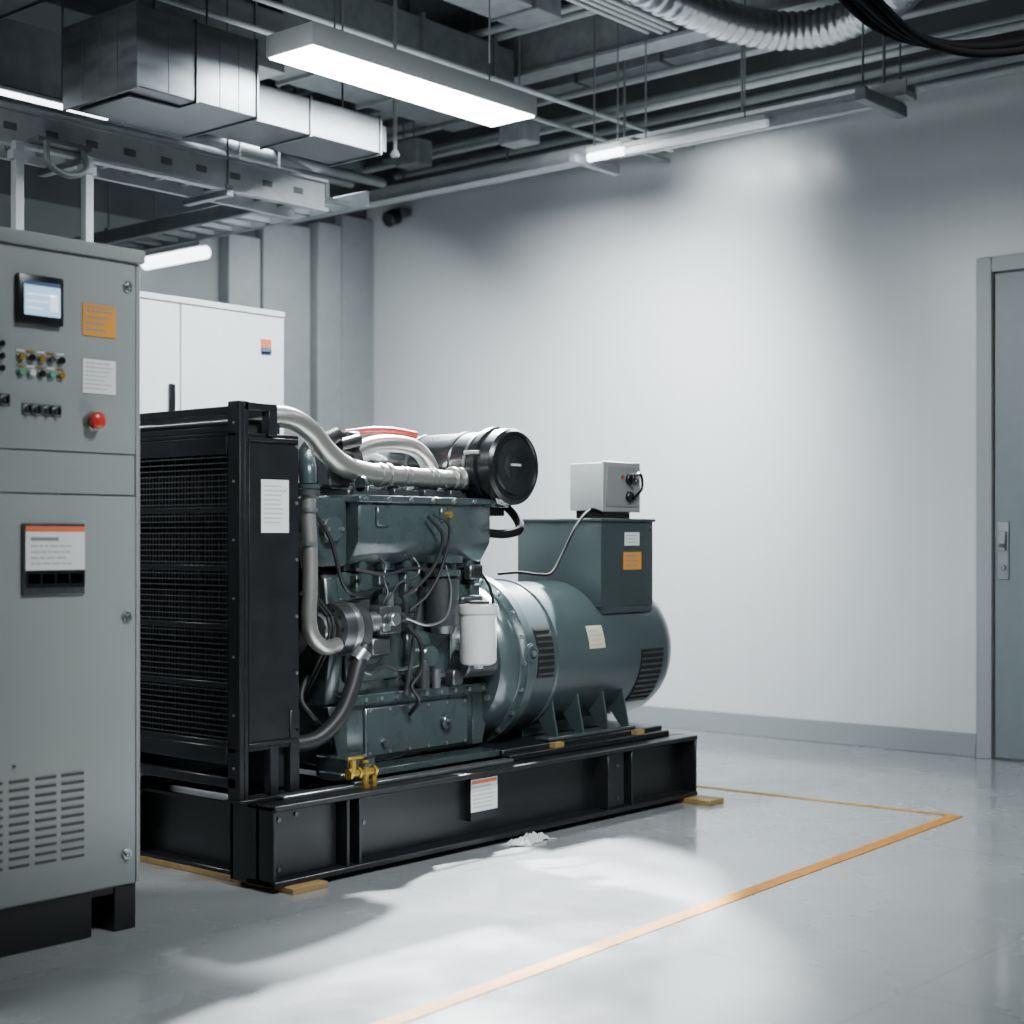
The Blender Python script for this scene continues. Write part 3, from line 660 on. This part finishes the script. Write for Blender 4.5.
# ---------------------------------------------------------------- ducts
def ductbox(b,x0,x1,y0,y1,z0,z1,fl=()):
    b.box(x0,x1,y0,y1,z0,z1,galv,.004)
    for x in fl: b.box(x-.006,x+.006,y0-.008,y1+.008,z0-.008,z1+.008,galv,.002)
dt=thing("air_duct",(4.4,5.4,3.0),"galvanised rectangular ventilation duct with flanged joints","air duct")
b=B(); ductbox(b,3.70,4.32,5.15,5.65,3.0,3.33,(3.706,4.00,4.32)); b.box(3.74,3.99,5.25,5.60,2.985,3.0,galv,.004)
for x in (3.86,4.12,4.22): b.box(x,x+.004,5.1485,5.151,3.004,3.326,condd)
for k in range(3): b.box(3.698,3.701,5.27+k*.12,5.274+k*.12,3.01,3.32,condd)
b.out("duct_section",dt)
b=B(); ductbox(b,4.32,5.20,5.28,5.62,3.03,3.20,(4.74,5.18)); b.box(5.20,5.26,5.32,5.56,3.06,3.18,condd); b.out("duct_section",dt)
rods(dt,((3.8,5.4,3.33),(4.25,5.4,3.33),(5.05,5.4,3.20)))
dt2=thing("air_duct",(6.4,6.25,3.75),"dark painted rectangular duct below the ceiling","air duct")
b=B(); b.box(5.2,7.0,6.0,6.5,3.7,4.1,beamm,.006)
for x in (5.6,6.2,6.8): b.box(x,x+.02,5.98,6.52,3.68,4.12,condd)
b.out("duct_section",dt2); rods(dt2,((5.5,6.25,4.1),(6.9,6.25,4.1)))
dt3=thing("air_duct",(5.6,7.6,3.3),"dark boxed duct hanging near the back wall","air duct")
b=B(); b.box(3.4,7.0,7.3,7.75,3.55,3.95,beamm,.006); b.out("duct_section",dt3); rods(dt3,((4.0,7.5,3.95),(6.6,7.5,3.95)))
dt4=thing("air_duct",(4.0,6.3,3.6),"grey rectangular duct above the white cabinet","air duct")
b=B(); b.box(3.3,5.2,5.98,6.3,3.55,3.85,galv,.005)
for x in (3.8,4.4,5.0): b.box(x,x+.014,5.97,6.31,3.54,3.86,galv)
b.out("duct_section",dt4); rods(dt4,((3.7,6.2,3.85),(4.9,6.2,3.85)))
b=B()
b.tube([(5.3,4.40,3.98),(5.68,4.36,3.86),(6.12,4.33,3.82),(6.60,4.29,3.81),(6.94,4.16,3.81),(7.06,3.89,3.82),(6.96,3.50,3.86),(6.7,3.1,3.95)],.095,foil,28,n=30,rf=lambda k,N:1.0+.045*math.sin(k*math.pi/2.5)+.02*math.sin(k*.23))
b.out("flexible_duct",label="silver corrugated flexible foil duct under the ceiling",cat="air duct")

def run(nm,p0,p1,r,mat,off,label,cat,group):
    b=B(); b.cyl(p0,p1,r,mat,10); o=b.out(nm,label=label,cat=cat,group=group)
    for q in off: dup(o,q)
run("conduit",(5.2,4.87,4.0),(7.04,4.87,4.0),.014,cond,[(0,.05,0),(0,.10,.0),(0,.19,.02)],"pale painted steel conduit under the ceiling","conduit","conduits crossing the ceiling")
run("conduit",(7.88,2.95,3.66),(7.88,8.0,3.66),.026,cond,[(.07,0,.085),(.13,0,.18),(.02,0,.27)],"grey painted pipe beside the wall top","pipe","pipes along the wall top")
run("conduit",(7.45,2.95,3.74),(7.45,8.2,3.74),.022,cond,[(.05,0,.20)],"grey conduit stacked above the channel","conduit","conduits stacked above the channel")
run("conduit",(3.2,6.85,4.2),(7.0,6.85,4.2),.035,condd,[(0,1.0,-.03)],"dark painted overhead pipe running toward the wall","pipe","dark pipes running to the wall")
run("conduit",(3.0,5.72,3.62),(8.18,5.72,3.62),.014,cond,[(0,-.19,.06)],"thin grey conduit above the duct","conduit","thin conduits above the duct")
run("conduit",(2.6,6.7,3.35),(6.6,6.7,3.35),.03,condd,[(0,.1,.03),(0,.28,.04)],"dark pipe above the white cabinet","pipe","dark pipes above the cabinet")
run("conduit",(6.75,3.4,4.15),(6.75,8.4,4.15),.022,cond,[(.12,0,0)],"grey conduit parallel to the wall","conduit","conduits parallel to the wall")
for i,(x) in enumerate((4.4,6.1,7.7)):
    b=B(); b.box(x-.08,x+.08,2.6,8.5,4.44,4.46,beamm); b.box(x-.08,x+.08,2.6,8.5,4.68,4.70,beamm); b.box(x-.01,x+.01,2.6,8.5,4.46,4.68,beamm)
    b.out("steel_beam",label="dark I-section ceiling beam",cat="beam",group="ceiling beams")
dt5=thing("air_duct",(7.8,6.6,3.95),"grey rectangular duct running along the wall top","air duct")
b=B(); b.box(7.60,7.80,4.3,8.3,4.05,4.34,beaml,.006)
for y in (4.7,5.35,6.0,6.6,7.3,8.0): b.box(7.59,7.81,y,y+.02,4.04,4.35,condd)
b.out("duct_section",dt5); rods(dt5,((7.7,4.5,4.34),(7.7,7.5,4.34)))
dt6=thing("air_duct",(6.5,5.55,4.15),"wide mid-grey rectangular duct high under the ceiling","air duct")
b=B(); b.box(5.55,6.65,5.36,5.66,4.06,4.34,beaml,.006)
for x in (5.9,6.4): b.box(x,x+.02,5.35,5.67,4.05,4.35,condd)
b.out("duct_section",dt6); rods(dt6,((5.7,5.5,4.34),(6.55,5.5,4.34)))
b=B(); b.box(7.10,7.16,2.95,8.4,3.98,4.28,beaml,.004); b.box(7.05,7.21,2.95,8.4,3.96,3.98,beaml); b.box(7.05,7.21,2.95,8.4,4.28,4.30,beaml)
for y in (3.4,5.2,7.0): b.box(7.12,7.14,y,y+.06,4.30,4.7,beamm)
b.out("steel_beam",label="broad grey steel girder parallel to the wall",cat="beam",group="ceiling beams")
dt7=thing("cable_tray",(6.0,4.7,4.2),"flat perforated grey cable tray high under the ceiling","cable tray")
b=B(); b.box(5.3,7.0,4.52,4.535,4.20,4.28,tray,.002); b.box(5.3,7.0,4.72,4.735,4.20,4.28,tray,.002)
for i in range(11): b.box(5.35+i*.155,5.43+i*.155,4.535,4.72,4.20,4.21,tray)
b.out("ladder",dt7); rods(dt7,((5.8,4.53,4.21),(6.95,4.53,4.21),(5.8,4.73,4.21)))
for (x,y,z) in ((6.82,5.77,3.50),(7.10,6.9,3.60)):
    jb=thing("junction_box",(x+.08,y+.1,z),"grey electrical junction box on the ceiling services","junction box","junction boxes")
    b=B(); b.box(x,x+.14,y,y+.2,z,z+.16,beaml,.006); b.out("box_body",jb); rods(jb,((x+.07,y+.1,z+.16),))
b=B(); b.box(7.3,8.2,3.62,3.70,4.28,4.42,beaml,.004); b.box(7.3,8.2,3.56,3.76,4.42,4.44,beaml); b.box(7.3,8.2,3.56,3.76,4.26,4.28,beaml)
b.out("steel_beam",label="grey primed cross beam under the ceiling",cat="beam",group="ceiling beams")
ct=thing("cable_tray",(7.28,6.0,3.44),"long steel channel hanging parallel to the wall","cable tray")
b=B(); b.box(7.22,7.34,3.6,8.45,3.44,3.47,trayl,.003); b.box(7.22,7.235,3.6,8.45,3.44,3.52,trayl); b.box(7.325,7.34,3.6,8.45,3.44,3.52,trayl)
b.out("channel",ct); rods(ct,[(7.28,y,3.47) for y in (3.75,4.6,5.4,6.3,7.2,8.1)],.008)
sb=thing("strut_bracket",(7.1,4.4,3.35),"steel strut bracket frame hanging below the channel","bracket")
b=B(); b.box(7.10,7.15,3.74,5.12,3.375,3.43,trayl,.004); b.box(6.95,7.40,3.68,3.74,3.375,3.435,tray,.003); b.box(6.97,7.40,5.52,5.56,3.36,3.42,tray,.002)
b.box(6.98,7.40,5.12,5.16,3.435,3.44,tray)
b.out("strut_frame",sb); rods(sb,((6.98,3.71,3.435),(7.38,3.71,3.435)))
ct=thing("cable_tray",(3.9,6.0,2.87),"thick pale steel cable tray beam","cable tray")
b=B()
b.box(2.4,5.36,5.86,5.885,2.86,3.02,trayl,.003); b.box(2.4,5.36,6.09,6.115,2.86,3.02,trayl,.003)
b.box(2.4,5.36,5.835,5.862,3.005,3.02,trayl); b.box(2.4,5.36,5.835,5.862,2.86,2.878,trayl)
for i in range(19): b.box(2.45+i*.155,2.48+i*.155,5.88,6.1,2.90,2.925,tray)
for i in range(14): b.box(2.55+i*.2,2.61+i*.2,5.857,5.861,2.925,2.955,condd)
for x in (3.1,3.9,4.7): b.box(x,x+.04,5.82,6.16,2.83,2.86,tray,.003)
b.out("ladder",ct); rods(ct,((3.12,5.84,2.87),(4.72,5.84,2.87)))
b=B()
b.tube([(3.69,5.76,2.88),(3.69,5.74,2.78),(3.79,5.74,2.75),(3.87,5.74,2.79),(3.88,5.78,2.88)],.014,condd,10); b.box(3.66,3.92,5.77,5.84,2.88,2.90,condd)
b.out("curved_conduit",ct)
for x,y in ((3.59,5.82),(3.93,5.82)):
    b=B(); b.box(x-.02,x+.02,y-.02,y+.02,1.9,2.87,pilm,.002) ; b.box(x-.035,x+.035,y-.022,y+.022,2.79,2.83,pilm,.002)
    b.out("strut_post",ct,label="pale steel drop strut")
ct=thing("cable_tray",(5.55,7.2,2.93),"galvanised ladder cable tray running to the back wall","cable tray")
b=B(); b.box(5.40,5.43,5.9,8.45,2.95,3.03,tray,.003); b.box(5.68,5.71,5.9,8.45,2.95,3.03,tray,.003)
for i in range(15): b.box(5.42,5.69,6.0+i*.165,6.03+i*.165,2.96,2.985,tray)
b.out("ladder",ct); rods(ct,((5.415,6.6,3.03),(5.695,6.6,3.03),(5.415,7.8,3.03)))
PC=[(5.3,3.3,4.7),(5.75,3.22,3.78),(6.1,3.12,3.46),(6.45,2.98,3.36),(6.85,2.75,3.42),(7.3,2.4,3.62),(8.1,2.0,4.7)]
for i in range(5):
    b=B(); b.tube([(p[0]+.02*math.sin(i*2+k),p[1]+.045*i,p[2]+(.018*i+.012*math.cos(i*1.7+k) if 0<k<6 else 0)) for k,p in enumerate(PC)],.018+.003*(i%2),rubm,10)
    b.out("power_cable",label="thick black cable drooping from the ceiling",cat="cable",group="black cable bundle")
c=thing("security_camera",(8.05,8.1,3.62),"small dark wall camera in the room corner","camera")
b=B(); b.box(8.1,8.2,8.02,8.18,3.58,3.64,beamm,.01); b.out("mount",c)
b=B(); b.cyl((8.02,8.1,3.54),(8.12,8.1,3.58),.06,plas,20,bev=.008); b.out("camera_head",c)
b=B(); b.cyl((5.50,5.5,3.14),(5.50,5.5,3.4),.010,cond,12); b.cyl((5.50,5.5,3.4),(5.50,5.5,4.7),.010,condd,8); b.lathe((5.50,5.5,3.11),(0,0,1),[(0,.02),(.01,.025),(.02,.018),(.03,.018)],cond,14)
b.out("sprinkler",label="grey ceiling sprinkler on a drop pipe",cat="sprinkler")

# ---------------------------------------------------------------- lights
def area(loc,target,sx,sy,w,col=(.92,.98,1),spread=180):
    l=bpy.data.lights.new("lamp","AREA"); l.shape='RECTANGLE'; l.size=sx; l.size_y=sy; l.energy=w; l.color=col; l.spread=math.radians(spread)
    o=bpy.data.objects.new("area_light",l); COL.objects.link(o); o.location=loc
    d=Vector(target)-Vector(loc); o.rotation_euler=d.to_track_quat('-Z','Y').to_euler()
def spot(loc,target,ang,blend,w,size,col=(.94,.98,1)):
    l=bpy.data.lights.new("spot","SPOT"); l.spot_size=math.radians(ang); l.spot_blend=blend; l.energy=w; l.shadow_soft_size=size; l.color=col
    o=bpy.data.objects.new("added_spot",l); COL.objects.link(o); o.location=loc
    d=Vector(target)-Vector(loc); o.rotation_euler=d.to_track_quat('-Z','Y').to_euler()
area((4.95,4.855,3.195),(4.95,4.855,0),1.38,.26,140)
spot((6.2,5.1,3.25),(8.2,5.95,1.85),84,1.0,980,.35)           # unseen spot added to brighten the middle of the wall
for y,w_ in ((4.90,7),(5.15,16),(5.40,8)): spot((7.66,y,3.58),(8.2,y,3.32),90,1.0,w_,.06)  # small spots added to make the glint near the wall top
spot((6.75,4.85,3.30),(4.10,3.66,0),24,.4,8500,.04)           # spot added to throw a narrow light pool along the skid
spot((5.75,5.45,3.12),(3.60,3.40,0),28,.4,7500,.04)           # second added spot, lays floor patches from behind the set
area((6.3,2.2,3.9),(6.2,3.2,0),1.2,.4,18,spread=120)  # out-of-view light added for the right wall
area((3.2,1.4,3.6),(4.4,4.2,.8),1.2,.6,48,spread=80)  # out-of-view fill added for the front of the generator
area((1.6,5.6,3.2),(3.5,4.6,1.0),.8,.4,36,spread=110)         # unseen light added behind the control cabinet for the radiator grille
area((5.6,6.5,3.4),(5.0,6.4,0),1.0,.3,28,spread=140)
area((7.0,7.4,3.2),(7.6,8.5,1.6),.6,.2,15,spread=150)  # added light for the back wall columns, no fixture there
area((5.4,5.8,3.42),(5.6,5.8,4.7),2.4,1.4,18)                 # unseen uplight added to brighten the ceiling services
area((6.9,4.6,3.5),(6.9,4.6,4.7),1.0,1.6,8)  # second added uplight, nearer the right wall
w=bpy.data.worlds.new("world"); SC.world=w; w.use_nodes=True
w.node_tree.nodes["Background"].inputs[0].default_value=(.54,.68,.75,1); w.node_tree.nodes["Background"].inputs[1].default_value=.12

cam=bpy.data.cameras.new("camera"); co=bpy.data.objects.new("camera",cam); COL.objects.link(co)
co.location=(0,0,1.2); co.rotation_euler=(math.radians(90),0,math.radians(-49.3))
cam.sensor_width=36; cam.lens=54.7; cam.shift_y=.0273
cam.dof.use_dof=True; cam.dof.focus_distance=6.0; cam.dof.aperture_fstop=2.0
SC.camera=co
